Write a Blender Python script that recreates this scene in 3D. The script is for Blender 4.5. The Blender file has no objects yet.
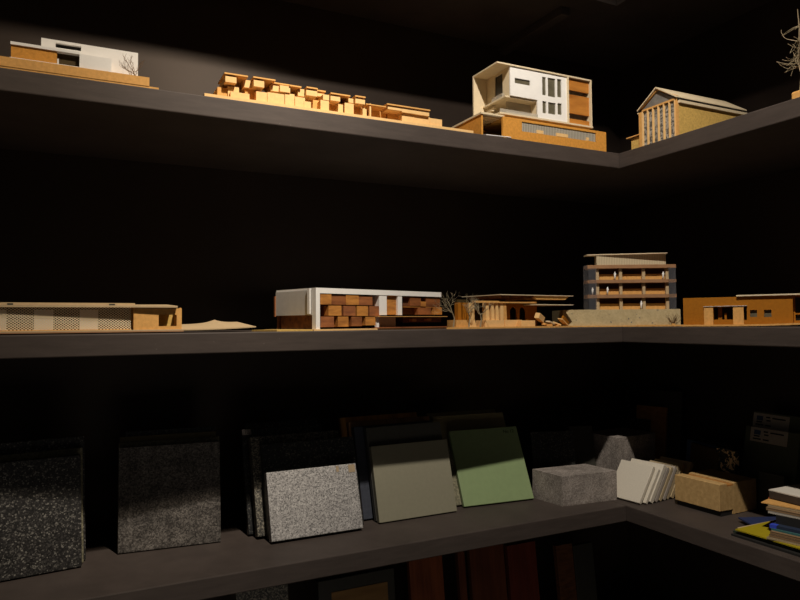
import bpy, bmesh, math, random
from mathutils import Vector, Matrix
random.seed(7)
col = bpy.context.scene.collection
PI = math.pi

# ------------------------------------------------------------------ camera
EYE = 1.40
YAW, PITCH, ROLL, FL = math.radians(63.754), math.radians(1.962), math.radians(-0.487), 667.8
CX, CY = 1.1881, 1.2026            # inner front corner of the L-shaped shelves
DEP = 0.40                         # shelf depth
WX, WY = CX + DEP, CY + DEP        # the two walls
TH = 0.037
ZU, ZM, ZL = EYE + .4061, EYE - .0139, EYE - .4389
TSET = .06
ZT, ZB = ZU + .438, ZL - .425

fw = Vector((math.cos(YAW)*math.cos(PITCH), math.sin(YAW)*math.cos(PITCH), math.sin(PITCH)))
r0 = Vector((math.sin(YAW), -math.cos(YAW), 0)); u0_ = r0.cross(fw)
rt = math.cos(ROLL)*r0 + math.sin(ROLL)*u0_
up = -math.sin(ROLL)*r0 + math.cos(ROLL)*u0_
EYEP = Vector((0, 0, EYE))
def ray(px, py): return fw + rt*((px-400)/FL) + up*((300-py)/FL)
def hit(px, py, p, n):
    d = ray(px, py); return EYEP + d*((Vector(p)-EYEP).dot(n)/d.dot(n))
def onz(px, py, z): return hit(px, py, (0, 0, z), Vector((0, 0, 1)))
def ony(px, py, y): return hit(px, py, (0, y, 0), Vector((0, 1, 0)))
def onx(px, py, x): return hit(px, py, (x, 0, 0), Vector((1, 0, 0)))

cam = bpy.data.cameras.new('camera'); cam.sensor_width = 36; cam.lens = FL/800*36; cam.clip_start = .02
co = bpy.data.objects.new('camera', cam); col.objects.link(co)
co.matrix_world = Matrix.Translation(EYEP) @ Matrix((rt, up, -fw)).transposed().to_4x4()
bpy.context.scene.camera = co

# --------------------------------------------------------------- materials
def nodes(name):
    m = bpy.data.materials.new(name); m.use_nodes = True
    t = m.node_tree; b = t.nodes['Principled BSDF']
    return m, t, b
def lnk(t, a, b): t.links.new(a, b)
def N(t, typ, **kw):
    n = t.nodes.new(typ)
    for k, v in kw.items(): setattr(n, k, v)
    return n
def c4(c, k=1): return (min(1, c[0]*k), min(1, c[1]*k), min(1, c[2]*k), 1)
def coords(t, scale=(1, 1, 1), rot=(0, 0, 0)):
    tc = N(t, 'ShaderNodeTexCoord'); mp = N(t, 'ShaderNodeMapping')
    mp.inputs['Scale'].default_value = scale; mp.inputs['Rotation'].default_value = rot
    lnk(t, tc.outputs['Object'], mp.inputs['Vector']); return mp.outputs['Vector']
def noise(t, vec, scale, detail=4, rough=.6):
    n = N(t, 'ShaderNodeTexNoise'); n.inputs['Scale'].default_value = scale
    n.inputs['Detail'].default_value = detail; n.inputs['Roughness'].default_value = rough
    lnk(t, vec, n.inputs['Vector']); return n.outputs['Fac']
def ramp(t, fac, stops):
    r = N(t, 'ShaderNodeValToRGB'); e = r.color_ramp.elements
    while len(e) < len(stops): e.new(.5)
    for i, (p, c) in enumerate(stops): e[i].position = p; e[i].color = c
    lnk(t, fac, r.inputs['Fac']); return r.outputs['Color']
def bump(t, b, fac, s, d=.001):
    n = N(t, 'ShaderNodeBump'); n.inputs['Strength'].default_value = s; n.inputs['Distance'].default_value = d
    lnk(t, fac, n.inputs['Height']); lnk(t, n.outputs['Normal'], b.inputs['Normal'])
def card(name, c, rough=.8, var=.12, scale=90, spec=.2, stretch=(1, 1, 1), bmp=.15):
    m, t, b = nodes(name); v = coords(t, stretch); f = noise(t, v, scale, 5, .65)
    lnk(t, ramp(t, f, [(.3, c4(c, 1-var)), (.7, c4(c, 1+var))]), b.inputs['Base Color'])
    b.inputs['Roughness'].default_value = rough; b.inputs['Specular IOR Level'].default_value = spec
    if bmp: bump(t, b, f, bmp, .0006)
    return m
def wood(name, c, dark, scale=60, stretch=(1, 1, .12), rough=.6):
    m, t, b = nodes(name); v = coords(t, stretch); f = noise(t, v, scale, 6, .6)
    lnk(t, ramp(t, f, [(.3, c4(dark)), (.55, c4(c)), (.75, c4(c, 1.25))]), b.inputs['Base Color'])
    b.inputs['Roughness'].default_value = rough; b.inputs['Specular IOR Level'].default_value = .25
    bump(t, b, f, .2, .0005); return m
def granite(name, stops, scale=400, big=30, rough=.5, spec=.4, blotch=.25, detail=3):
    m, t, b = nodes(name); v = coords(t)
    vo = N(t, 'ShaderNodeTexVoronoi'); vo.inputs['Scale'].default_value = scale; lnk(t, v, vo.inputs['Vector'])
    sp = N(t, 'ShaderNodeSeparateColor'); lnk(t, vo.outputs['Color'], sp.inputs[0]); f = sp.outputs[0]
    c = ramp(t, f, stops); g = noise(t, v, big, 5, .65)
    mx = N(t, 'ShaderNodeMix', data_type='RGBA', blend_type='MULTIPLY'); mx.inputs[0].default_value = 1
    lnk(t, c, mx.inputs[6])
    lnk(t, ramp(t, g, [(.35, (1-blotch,)*3+(1,)), (.65, (1, 1, 1, 1))]), mx.inputs[7])
    lnk(t, mx.outputs[2], b.inputs['Base Color'])
    b.inputs['Roughness'].default_value = rough; b.inputs['Specular IOR Level'].default_value = spec
    bump(t, b, g, .15, .0004); return m
def g3(v, w=(1, 1, 1)): return (v*w[0], v*w[1], v*w[2], 1)
def glass(name, c=(.8, .85, .85), a=.25, rough=.08):
    m, t, b = nodes(name); b.inputs['Base Color'].default_value = c4(c); b.inputs['Roughness'].default_value = rough
    b.inputs['Alpha'].default_value = a; b.inputs['Specular IOR Level'].default_value = .5; return m

M = {}
def paint(name, c, rough):
    m, t, b = nodes(name)
    f = noise(t, coords(t, (1, 1, 8)), 14, 6, .7); g = noise(t, coords(t), 3, 3, .5); h = noise(t, coords(t), 160, 2, .5)
    c1 = ramp(t, f, [(.3, c4(c, .82)), (.7, c4(c, 1.15))])
    mx = N(t, 'ShaderNodeMix', data_type='RGBA', blend_type='MULTIPLY'); mx.inputs[0].default_value = 1
    lnk(t, c1, mx.inputs[6]); lnk(t, ramp(t, g, [(.3, (.8, .8, .8, 1)), (.7, (1.1, 1.1, 1.1, 1))]), mx.inputs[7])
    mx2 = N(t, 'ShaderNodeMix', data_type='RGBA', blend_type='ADD'); mx2.inputs[0].default_value = .35
    lnk(t, mx.outputs[2], mx2.inputs[6]); lnk(t, ramp(t, h, [(.74, (0, 0, 0, 1)), (.8, (.12, .11, .1, 1))]), mx2.inputs[7])
    lnk(t, mx2.outputs[2], b.inputs['Base Color']); b.inputs['Roughness'].default_value = rough
    b.inputs['Specular IOR Level'].default_value = .25; bump(t, b, f, .1, .0005); return m
M['shelf'] = paint('black shelf paint', (.064, .049, .042), .6)
M['wall'] = card('black wall paint', (.036, .026, .021), .42, .15, 6, .36, (1, 1, 1), .05)
M['wall'].node_tree.nodes['Principled BSDF'].inputs['Specular Tint'].default_value = (1, .84, .74, 1)
M['floor'] = card('dark floor', (.03, .028, .027), .6, .2, 8, .2)
M['white'] = card('white card', (.80, .77, .73), .7, .03, 60)
M['cream'] = card('cream card', (.66, .54, .36), .75, .06, 80)
M['grey_card'] = card('grey card', (.52, .50, .47), .75, .05, 80)
M['beige'] = card('beige card', (.48, .35, .20), .8, .08, 120)
M['tan'] = card('tan fibre card', (.62, .33, .10), .8, .14, 160)
M['tan_light'] = card('pale tan card', (.74, .47, .20), .8, .08, 120)
M['orange'] = card('orange fibreboard', (.58, .26, .045), .8, .18, 170)
M['ochre'] = card('ochre fibreboard', (.33, .118, .006), .8, .12, 160)
M['cork'] = card('speckled cork card', (.56, .36, .10), .85, .22, 260)
M['slat_wood'] = wood('orange wood veneer', (.46, .18, .03), (.30, .10, .015), 50, (.2, 1, 1))
M['brown'] = wood('brown wood', (.27, .095, .03), (.12, .04, .015), 90, (.25, 1, 1))
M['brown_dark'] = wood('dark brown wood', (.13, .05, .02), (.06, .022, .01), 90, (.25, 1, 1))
M['brown_mid'] = wood('honey wood', (.50, .21, .045), (.26, .1, .025), 90, (.25, 1, 1))
M['brown_red'] = wood('reddish wood', (.31, .11, .038), (.16, .055, .025), 90, (.25, 1, 1))
M['pane'] = card('olive tinted pane', (.11, .095, .06), .35, .25, 60, .5)
M['window'] = card('dark window', (.016, .012, .008), .3, .2, 60, .5)
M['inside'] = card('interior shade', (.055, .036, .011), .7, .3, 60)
M['glass'] = glass('clear acrylic', (.5, .5, .55), .06)
M['glass_milk'] = glass('hazy acrylic', (.55, .5, .42), .45, .25)
def lined(name, c1, c2, period):
    m, t, b = nodes(name); wv = N(t, 'ShaderNodeTexWave', bands_direction='X'); wv.inputs['Scale'].default_value = 1/period*.31; wv.inputs['Distortion'].default_value = .6
    lnk(t, coords(t), wv.inputs['Vector']); lnk(t, ramp(t, wv.outputs['Fac'], [(.25, c4(c1)), (.75, c4(c2))]), b.inputs['Base Color']); b.inputs['Roughness'].default_value = .6; return m
M['screen'] = lined('ribbed grey screen', (.20, .18, .14), (.42, .38, .31), .0045)
M['ribbed'] = lined('ribbed cream card', (.40, .33, .21), (.56, .47, .31), .004)
M['hatch'] = granite('perforated grey screen', [(.25, g3(.08, (1, .95, .85))), (.6, g3(.36, (1, .95, .85)))], 260, 60)
M['glass_dark'] = card('grey tinted film', (.17, .16, .145), .3, .3, 60, .5)
M['twig'] = card('dry twig', (.16, .09, .04), .9, .2, 200)
M['wire'] = card('wiry root', (.30, .24, .15), .8, .2, 200)
M['conc'] = granite('cast concrete', [(.0, g3(.24, (1, .85, .74))), (.5, g3(.34, (1, .86, .76))), (1, g3(.46, (1, .89, .80)))], 420, 24, .85, .15, .4)
M['plaster'] = granite('speckled plaster', [(.004, g3(.2, (1, .9, .7))), (.012, g3(.50, (1, .77, .41))), (1, g3(.58, (1, .79, .45)))], 300, 40, .85, .1, .15)
M['pink'] = card('pinkish card edge', (.32, .17, .085), .8, .1, 60)

def mesh_material():
    m, t, b = nodes('expanded diamond mesh')
    tc = N(t, 'ShaderNodeTexCoord'); sx = N(t, 'ShaderNodeSeparateXYZ'); lnk(t, tc.outputs['Object'], sx.inputs[0])
    def mth(op, a, bb=None):
        n = N(t, 'ShaderNodeMath', operation=op)
        for i, v in enumerate((a, bb)):
            if v is None: continue
            if isinstance(v, (int, float)): n.inputs[i].default_value = v
            else: lnk(t, v, n.inputs[i])
        return n.outputs[0]
    U, W = mth('MULTIPLY', sx.outputs['X'], 1/.0052), mth('MULTIPLY', sx.outputs['Z'], 1/.0040)
    def tri(v): return mth('ABSOLUTE', mth('SUBTRACT', mth('FRACT', v), .5))
    a, c = tri(mth('ADD', U, W)), tri(mth('SUBTRACT', U, W))
    strand = mth('GREATER_THAN', mth('MAXIMUM', a, c), .365)
    b.inputs['Base Color'].default_value = (.85, .70, .46, 1); b.inputs['Roughness'].default_value = .6
    lnk(t, strand, b.inputs['Alpha']); return m
M['mesh'] = mesh_material()

# tiles
M['gr_black'] = granite('black flecked granite', [(.0, g3(.012, (1, .95, .9))), (.6, g3(.035, (1, .92, .88))), (.85, g3(.08, (1, .93, .86))), (.97, g3(.26, (1, .95, .84)))], 430, 40, .5, .4, .4)
M['gr_brown'] = granite('mottled brown granite', [(.0, g3(.045, (1, .85, .75))), (.5, g3(.12, (1, .88, .78))), (1, g3(.25, (1, .9, .8)))], 420, 28, .55, .35, .6)
M['gr_dark'] = granite('near black granite', [(.0, g3(.010)), (.8, g3(.03)), (.97, g3(.16, (1, .95, .8)))], 380, 40, .35, .5, .3)
M['gr_speck'] = granite('dark speckled granite', [(.0, g3(.02)), (.55, g3(.11, (1, .9, .72))), (.95, g3(.36, (1, .9, .7)))], 420, 40, .5, .4, .3)
M['gr_light'] = granite('light grey granite', [(.0, g3(.12, (1, .96, .94))), (.4, g3(.32, (1, .95, .92))), (.8, g3(.44, (1, .95, .91))), (1, g3(.58, (1, .96, .92)))], 480, 40, .6, .3, .12)
M['gr_green'] = granite('olive stone', [(.2, g3(.16, (1, .93, .6))), (.8, g3(.30, (1, .9, .58)))], 300, 30, .6, .3, .2)
M['sage'] = card('sage grey stone', (.255, .237, .168), .65, .05, 120, .3)
M['slate'] = card('dark slate', (.085, .082, .070), .5, .08, 90, .4)
M['blue_slate'] = card('blue black slate', (.052, .057, .075), .45, .2, 120, .4)
M['green'] = card('pale green glazed ceramic', (.25, .33, .16), .4, .05, 60, .4)
M['rust'] = wood('rust brown stone', (.36, .19, .09), (.2, .1, .04), 40)
M['rust_o'] = wood('orange brown stone', (.55, .26, .06), (.3, .13, .03), 40)
M['olive'] = card('olive brown tile', (.28, .23, .12), .6, .12, 60)
M['tape'] = card('brown paper tape', (.36, .27, .17), .8, .1, 100)
M['ink'] = card('black ink', (.012, .012, .012), .7, .05, 50)
M['label'] = card('paper label', (.45, .40, .36), .8, .05, 100)
M['label_blue'] = card('blue label print', (.05, .08, .17), .8, .05, 100)
M['slab'] = card('ivory composite', (.66, .60, .50), .7, .05, 220)
M['slab_edge'] = card('grey composite', (.40, .35, .30), .75, .08, 220)
M['slab_tan'] = card('tan composite', (.46, .36, .22), .75, .08, 220)
M['slab_brown'] = card('brown composite', (.46, .35, .2), .75, .1, 200)
M['block'] = wood('pale timber', (.56, .36, .15), (.46, .28, .11), 160, (.6, .6, .6), .7)
M['block_in'] = wood('orange timber', (.48, .22, .06), (.36, .15, .04), 80, (1, .2, 1))
M['dk'] = card('black plastic', (.022, .021, .020), .5, .1, 60, .3)
M['dk_blue'] = card('dark blue binding', (.09, .15, .30), .6, .1, 60)
M['dk_brown'] = card('dark brown binding', (.10, .06, .03), .6, .1, 60)
M['dk_green'] = card('dark green box', (.095, .104, .076), .6, .1, 60)
M['dk_grey'] = card('charcoal board', (.08, .076, .066), .6, .1, 60)
M['yellow'] = card('mustard yellow folder', (.36, .28, .012), .55, .05, 60)
M['navy'] = card('navy folder', (.028, .038, .10), .55, .1, 60)
M['blue'] = card('bright blue plastic', (.04, .07, .5), .5, .1, 60)
M['teal'] = card('teal cover', (.05, .14, .14), .6, .1, 60)
M['binder'] = card('dark binder cover', (.022, .032, .06), .6, .1, 60)
M['book_side'] = card('dark page block', (.055, .04, .03), .8, .15, 60)
M['paper'] = card('white paper', (.62, .57, .50), .8, .06, 60)
M['paper_old'] = card('buff paper', (.48, .36, .2), .8, .15, 60)
M['kraft'] = card('brown kraft paper', (.28, .16, .07), .8, .15, 60)
def pages(name, c, k=.45, period=.0042):
    m, t, b = nodes(name); wv = N(t, 'ShaderNodeTexWave', bands_direction='Z'); wv.inputs['Scale'].default_value = .31/period; wv.inputs['Distortion'].default_value = 1.5; wv.inputs['Detail Scale'].default_value = 1
    lnk(t, coords(t, (.08, .08, 1)), wv.inputs['Vector']); lnk(t, ramp(t, wv.outputs['Fac'], [(.3, c4(c, k)), (.6, c4(c))]), b.inputs['Base Color']); b.inputs['Roughness'].default_value = .8; return m
M['pages_buff'] = pages('buff page edges', (.40, .30, .17)); M['pages_kraft'] = pages('brown page edges', (.25, .15, .07)); M['pages_white'] = pages('white page edges', (.5, .45, .38))
M['red'] = card('red card', (.45, .1, .05), .7, .05, 60)
M['forest'] = card('dark green sleeve', (.03, .045, .03), .4, .1, 60, .5)
M['redwood'] = wood('red hardwood', (.24, .065, .02), (.12, .03, .01), 50)
M['redwood_d'] = wood('dark red hardwood', (.14, .04, .016), (.08, .02, .01), 50)
M['maroon'] = wood('maroon board', (.15, .028, .014), (.1, .018, .01), 50)
M['frame'] = card('dark olive frame', (.045, .042, .034), .5, .1, 60)
M['veneer'] = wood('brown veneer', (.26, .14, .045), (.2, .1, .03), 40, (.15, 1, 1))
def gold_material():
    m, t, b = nodes('black with gold flecks'); v = coords(t)
    vo = N(t, 'ShaderNodeTexVoronoi'); vo.inputs['Scale'].default_value = 110; lnk(t, v, vo.inputs['Vector'])
    f = noise(t, v, 130, 2, .5)
    mm = N(t, 'ShaderNodeMath', operation='MULTIPLY'); lnk(t, vo.outputs['Color'], mm.inputs[0]); lnk(t, f, mm.inputs[1])
    lnk(t, ramp(t, mm.outputs[0], [(.31, (.012, .011, .01, 1)), (.36, (1, .75, .45, 1))]), b.inputs['Base Color'])
    return m
M['gold'] = gold_material()

# ----------------------------------------------------------------- helpers
def tag(o, label=None, cat=None, group=None, kind=None):
    for k, v in (('label', label), ('category', cat), ('group', group), ('kind', kind)):
        if v: o[k] = v
    return o
def thing(name, label, cat, loc, rotz=0, group=None):
    o = bpy.data.objects.new(name, None); col.objects.link(o); o.empty_display_size = .02
    o.location = loc; o.rotation_euler = (0, 0, rotz); return tag(o, label, cat, group)
def obj(name, bm, m, parent=None, smooth=False, label=None):
    me = bpy.data.meshes.new(name); bmesh.ops.recalc_face_normals(bm, faces=bm.faces[:]); bm.to_mesh(me); bm.free()
    for mm in (m if isinstance(m, (list, tuple)) else [m]): me.materials.append(mm)
    if smooth:
        for p in me.polygons: p.use_smooth = True
    o = bpy.data.objects.new(name, me); col.objects.link(o)
    if parent is not None: o.parent = parent
    if label: o['label'] = label
    return o
BOXF = [(0, 1, 3, 2), (4, 6, 7, 5), (0, 4, 5, 1), (2, 3, 7, 6), (0, 2, 6, 4), (1, 5, 7, 3)]
def hexa(bm, P):
    v = [bm.verts.new(p) for p in P]
    return [bm.faces.new([v[i] for i in f]) for f in BOXF]
def box(bm, a, b, c, d, e, f):
    if b < a: a, b = b, a
    if d < c: c, d = d, c
    if f < e: e, f = f, e
    return hexa(bm, [(x, y, z) for x in (a, b) for y in (c, d) for z in (e, f)])
def bev(bm, w, seg=2):
    bmesh.ops.bevel(bm, geom=bm.edges[:], offset=w, segments=seg, affect='EDGES', profile=.5)
def nb(): return bmesh.new()
def bbox(*a, w=0):
    bm = nb(); box(bm, *a)
    if w: bev(bm, w)
    return bm
def prism(bm, pts, f0, f1):
    """pts: outline; f0/f1 map a 2-D point to the two end caps"""
    a = [bm.verts.new(f0(p)) for p in pts]; b = [bm.verts.new(f1(p)) for p in pts]; n = len(pts)
    bm.faces.new(a[::-1]); bm.faces.new(b)
    for i in range(n): bm.faces.new((a[i], a[(i+1) % n], b[(i+1) % n], b[i]))
def wall(bm, u0, u1, w0, w1, v0, v1, holes=()):
    us = sorted({u0, u1} | {h[i] for h in holes for i in (0, 1)}); ws = sorted({w0, w1} | {h[i] for h in holes for i in (2, 3)})
    for i in range(len(us)-1):
        for j in range(len(ws)-1):
            cu, cw = (us[i]+us[i+1])/2, (ws[j]+ws[j+1])/2
            if cu < u0 or cu > u1 or cw < w0 or cw > w1: continue
            if any(h[0] < cu < h[1] and h[2] < cw < h[3] for h in holes): continue
            box(bm, us[i], us[i+1], v0, v1, ws[j], ws[j+1])
def tube(bm, pts, rad, n=5):
    rings = []; prev = None
    for i, p in enumerate(pts):
        d = (pts[min(i+1, len(pts)-1)] - pts[max(i-1, 0)])
        d = d.normalized() if d.length > 1e-9 else Vector((0, 0, 1))
        a = d.cross(Vector((.3, .9, .2)) if prev is None else prev)
        if prev is not None: a = prev - d*prev.dot(d)
        a.normalize(); prev = a; b = d.cross(a)
        rings.append([bm.verts.new(p + (a*math.cos(k*2*PI/n) + b*math.sin(k*2*PI/n))*rad[i]) for k in range(n)])
    for r, s in zip(rings, rings[1:]):
        for k in range(n): bm.faces.new((r[k], r[(k+1) % n], s[(k+1) % n], s[k]))
    bm.faces.new(rings[0][::-1]); bm.faces.new(rings[-1])
def proj_y(p):
    d = Vector(p)-EYEP; return 300 - FL*d.dot(up)/d.dot(fw)
class Frame:
    """local axes: u along the front face (left to right), v into depth, w up"""
    def __init__(s, loc, rot):
        s.o = Vector(loc); s.rot = rot
        s.yref = proj_y(s.o + Vector((0, 0, .03)))
        s.u = Vector((math.cos(rot), math.sin(rot), 0)); s.v = Vector((-math.sin(rot), math.cos(rot), 0))
    def uw(s, px, py, v=0.):
        p = hit(px, py, s.o + s.v*v, s.v) - s.o; return p.dot(s.u), p.z
    def un(s, px, v=0.): return s.uw(px, s.yref, v)[0]
    def wn(s, px, py, v=0.): return s.uw(px, py, v)[1]
    def pb(s, bm, tl, br, v0, v1, w0=None, w1=None):
        a, c = s.uw(*tl, v0); b, d = s.uw(*br, v0)
        if w0 is not None: d = w0
        if w1 is not None: c = w1
        box(bm, a, b, v0, v1, d, c); return a, b, d, c
def textmesh(name, body, size, m, parent, mat4):
    cu = bpy.data.curves.new(name, 'FONT'); cu.body = body; cu.size = size; cu.extrude = .0001
    to = bpy.data.objects.new('tmp', cu); col.objects.link(to)
    dg = bpy.context.evaluated_depsgraph_get(); dg.update()
    me = bpy.data.meshes.new_from_object(to.evaluated_get(dg)); me.name = name
    bpy.data.objects.remove(to); bpy.data.curves.remove(cu)
    me.materials.clear(); me.materials.append(m)
    o = bpy.data.objects.new(name, me); col.objects.link(o); o.parent = parent; o.matrix_local = mat4; return o
def branchy(bm, base, d, length, rad, depth, rnd, spread=.7, curl=.25, seg=4, n=4, kids=(2, 3)):
    pts = [Vector(base)]; dd = Vector(d).normalized(); rads = [rad]
    for i in range(seg):
        dd = (dd + Vector((rnd.uniform(-1, 1), rnd.uniform(-1, 1), rnd.uniform(-.6, 1)))*curl).normalized()
        pts.append(pts[-1] + dd*length/seg); rads.append(rad*(1-.55*(i+1)/seg))
    tube(bm, pts, rads, n)
    if depth:
        for k in range(rnd.randint(*kids)):
            i = rnd.randint(max(1, seg//2), seg)
            nd = (dd + Vector((rnd.uniform(-1, 1), rnd.uniform(-1, 1), rnd.uniform(-.5, .9)))*spread).normalized()
            branchy(bm, pts[i], nd, length*rnd.uniform(.55, .85), max(rads[i]*.8, .00025), depth-1, rnd, spread, curl, seg, n, kids)

# -------------------------------------------------------------------- room
def structure(name, bm, m): return tag(obj(name, bm, m), kind='structure')
structure('wall_back', bbox(-1.6, WX+.1, WY, WY+.1, 0, 2.9), M['wall'])
structure('wall_right', bbox(WX, WX+.1, -1.6, WY, 0, 2.9), M['wall'])
structure('floor', bbox(-1.6, WX+.1, -1.6, WY+.1, -.1, 0), M['floor'])
structure('ceiling', bbox(-1.6, WX+.1, -1.6, WY+.1, 2.9, 3.0), M['wall'])

def shelf(z, nl, nr, s=0.):
    a = obj('shelf_board', bbox(-1.3, CX+s, CY+s, WY, z-TH, z, w=.002), M['shelf']); tag(a, nl, 'shelf', 'black shelf boards')
    b = obj('shelf_board', bbox(CX+s+.0004, WX, -.9, WY, z-TH, z, w=.002), M['shelf']); tag(b, nr, 'shelf', 'black shelf boards')
shelf(ZT, 'black top shelf board over the white house model, seen from underneath', 'black top shelf board over the gabled model, seen from underneath', TSET)
shelf(ZU, 'black upper shelf board on the left carrying the terraced housing model', 'black upper shelf board on the right carrying the gabled model')
shelf(ZM, 'black middle shelf board on the left carrying the white and brown model', 'black middle shelf board on the right carrying the ochre building model')
shelf(ZL, 'black lower shelf board on the left carrying the granite tile samples', 'black lower shelf board on the right carrying the timber block and papers')
shelf(ZB, 'black bottom shelf board carrying red wood samples and a framed panel', 'black bottom shelf board on the right, empty and in shadow')
bk = hit(577, 25, (1.14, 0, 0), Vector((1, 0, 0)))
tag(obj('shelf_bracket', bbox(1.118, 1.146, CY+.12, WY, ZT-TH-.022, ZT-TH, w=.002), M['shelf']), 'black bracket bar under the top shelf above the three-storey model', 'bracket')

# ------------------------------------------- model 1: low white house, upper left
o = ony(75, 70, CY+.004); F = Frame((o.x, CY+.004, ZU), 0)
t = thing('house_model', 'white card house model with orange panel and tiny bare tree, far left of upper shelf', 'architectural model', F.o)
uL = F.un(-70)
obj('ground_sheet', bbox(uL, F.un(159), 0.001, .17, 0, .004), M['tan'], t)
wt = F.wn(149, 77.5); obj('base_board', bbox(uL, F.un(149.5), .0, .16, .004, wt), M['tan'], t)
bm = nb(); w1 = F.wn(10.5, 41, .004); box(bm, F.un(10.2, .004), F.un(80, .004), .004, .095, w1-.0045, w1)
w0 = wt; box(bm, F.un(9.5, .004), F.un(80, .004), .004, .095, w0, w0+.0022); obj('roof_slab', bm, M['white'], t)
obj('wood_panel', bbox(F.un(10.8, .007), F.un(57, .007), .007, .09, w0+.0022, w1-.0045), M['orange'], t)
obj('window', bbox(F.un(57, .014), F.un(82, .014), .014, .0215, w0+.0022, w1-.0045), M['inside'], t)
obj('door_jamb', bbox(F.un(57.2, .006), F.un(58.8, .006), .006, .03, w0+.0022, F.wn(57, 58.5, .006)), M['white'], t)
obj('garage_box', bbox(F.un(79.5, .003), F.un(111.5, .003), .003, .06, w0, F.wn(79.5, 53.8, .003)), M['white'], t)
bm = nb(); v = .022; a, b = F.un(41, v), F.un(138, v); wtop = F.wn(41, 37.6, v)
hole = (F.un(55.5, v), F.un(81, v), F.wn(55.5, 47.2, v), F.wn(55.5, 42.6, v))
wall(bm, a, b, w0, wtop, v, v+.006, [hole]); box(bm, a, a+.004, v+.006, .1, w0, wtop); box(bm, b-.004, b, v+.006, .1, w0, wtop)
box(bm, a, b, .1, .105, w0, wtop); box(bm, a+.004, b-.004, v+.006, .1, wtop-.004, wtop)
obj('upper_storey', bm, M['white'], t)
obj('slot_window', bbox(hole[0]-.004, hole[1]+.004, v+.0065, v+.008, hole[2]-.003, hole[3]+.003), M['window'], t)
bm = nb(); rnd = random.Random(3); tb = F.uw(135, 76, .012)
branchy(bm, (tb[0], .012, w0), (-.05, 0, 1), .019, .0011, 3, rnd, 1.0, .3)
branchy(bm, (tb[0], .012, w0+.006), (-.9, 0, .45), .016, .0008, 2, rnd, 1.0, .25)
branchy(bm, (tb[0], .012, w0+.01), (.6, -.1, .5), .014, .0007, 2, rnd, 1.0, .3)
obj('bare_tree', bm, M['twig'], t)

# ------------------------------------------- model 2: terraced housing
o = ony(330, 100, CY+.003); F = Frame((o.x, CY+.003, ZU), 0)
t = thing('housing_model', 'long stepped terrace housing model of small tan blocks on upper shelf', 'architectural model', F.o)
obj('base_board', bbox(F.un(204.5), F.un(473), 0, .12, 0, .0055), M['tan_light'], t)
# lower row: front blocks (tl, br, v)
LOW = [(217.4, 86.8, 228, 93.5, .016), (228, 86, 239, 95, .012), (230.5, 91.3, 249.5, 97, .004), (245, 88.5, 257, 97, .02),
       (256.2, 91, 267.5, 99.2, .006), (267.5, 92, 284.4, 101.6, .004), (285, 93, 294.6, 102, .007), (295, 96.4, 305, 104, .004),
       (304, 101, 311, 105.5, .003), (311, 99.5, 321, 107, .024), (320.5, 99.8, 329, 107.5, .005), (329, 101, 338, 110, .026), (338, 103, 343, 110, .010),
       (344.7, 102.6, 353.7, 111, .005), (354, 104, 363, 113, .022), (362.7, 107.6, 366.6, 113.3, .006),
       (371, 107, 386, 114.5, .03), (402, 113.5, 430, 122.5, .005), (430, 118, 442, 124.3, .004), (388, 113, 402, 119, .025)]
for xl, yt, xr, yb, v in LOW:
    bm = nb(); v = max(.004, v+.005); F.pb(bm, (xl, yt), (xr, yb), v, v+.035, w0=.0055); obj('block', bm, M['tan_light'] if v < .02 else M['tan'], t)
obj('podium', bbox(F.un(219), F.un(372), .04, .09, .0055, F.wn(219, 88, .04)*.8), M['tan'], t)
UP = [(225.4, 75.3, 236.5, 83.2, .010, (224.5, 248, 72.2)), (243.5, 79.5, 252.5, 88.3, .024, None), (253.8, 79.4, 264.2, 87.6, .009, (253.3, 275.6, 76.2)),
      (271, 83.5, 280, 92, .02, (272, 290, 81.8)), (280, 85, 290.2, 92.8, .014, (289.5, 301.5, 83.8)), (298, 88.5, 304.3, 96.6, .018, None),
      (306.3, 89.6, 317.2, 96.6, .008, (306.6, 317.8, 86.3)), (317.3, 91.5, 324, 97, .03, (317, 325.8, 89.8)), (323, 94.2, 329.2, 100.5, .014, None), (330.6, 94.7, 340.2, 101.6, .009, (330.8, 350.4, 92.3)),
      (347.4, 98, 353.8, 103.2, .017, None), (355.4, 97, 365, 104.4, .008, (355.3, 365.6, 95.2)),
      (387.8, 105.8, 402, 111, .009, (387, 430.2, 103.3)), (402, 107.6, 415.5, 114, .009, None), (415.5, 109.2, 429.2, 116.2, .006, None)]
for xl, yt, xr, yb, v, roof in UP:
    bm = nb(); v = max(.0045, v-.005); a, b, c, d = F.pb(bm, (xl, yt), (xr, yb), v, .06); k = obj('dwelling', bm, M['tan_light'], t)
    if roof:
        wr = F.wn(xl, roof[2], v-.003)
        obj('roof', bbox(F.un(roof[0], v-.003), F.un(roof[1], v-.003), v-.003, .062, max(wr-.0026, d), max(wr, d+.0026)), M['tan'], k)
obj('post', bbox(F.un(369.5, .006), F.un(371, .006), .006, .012, .0055, F.wn(369.5, 103.5, .006)), M['tan_light'], t)
obj('canopy', bbox(F.un(366, .004), F.un(386, .004), .004, .06, F.wn(366, 103.3, .004)-.002, F.wn(366, 103.3, .004)), M['tan'], t)

# ------------------------------------------- model 3: three-storey house
Y0 = CY+.004
o = ony(555, 140, Y0); F = Frame((o.x, Y0, ZU), 0)
t = thing('house_model', 'three-storey white house model with open left end on orange base, upper shelf', 'architectural model', F.o)
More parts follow.
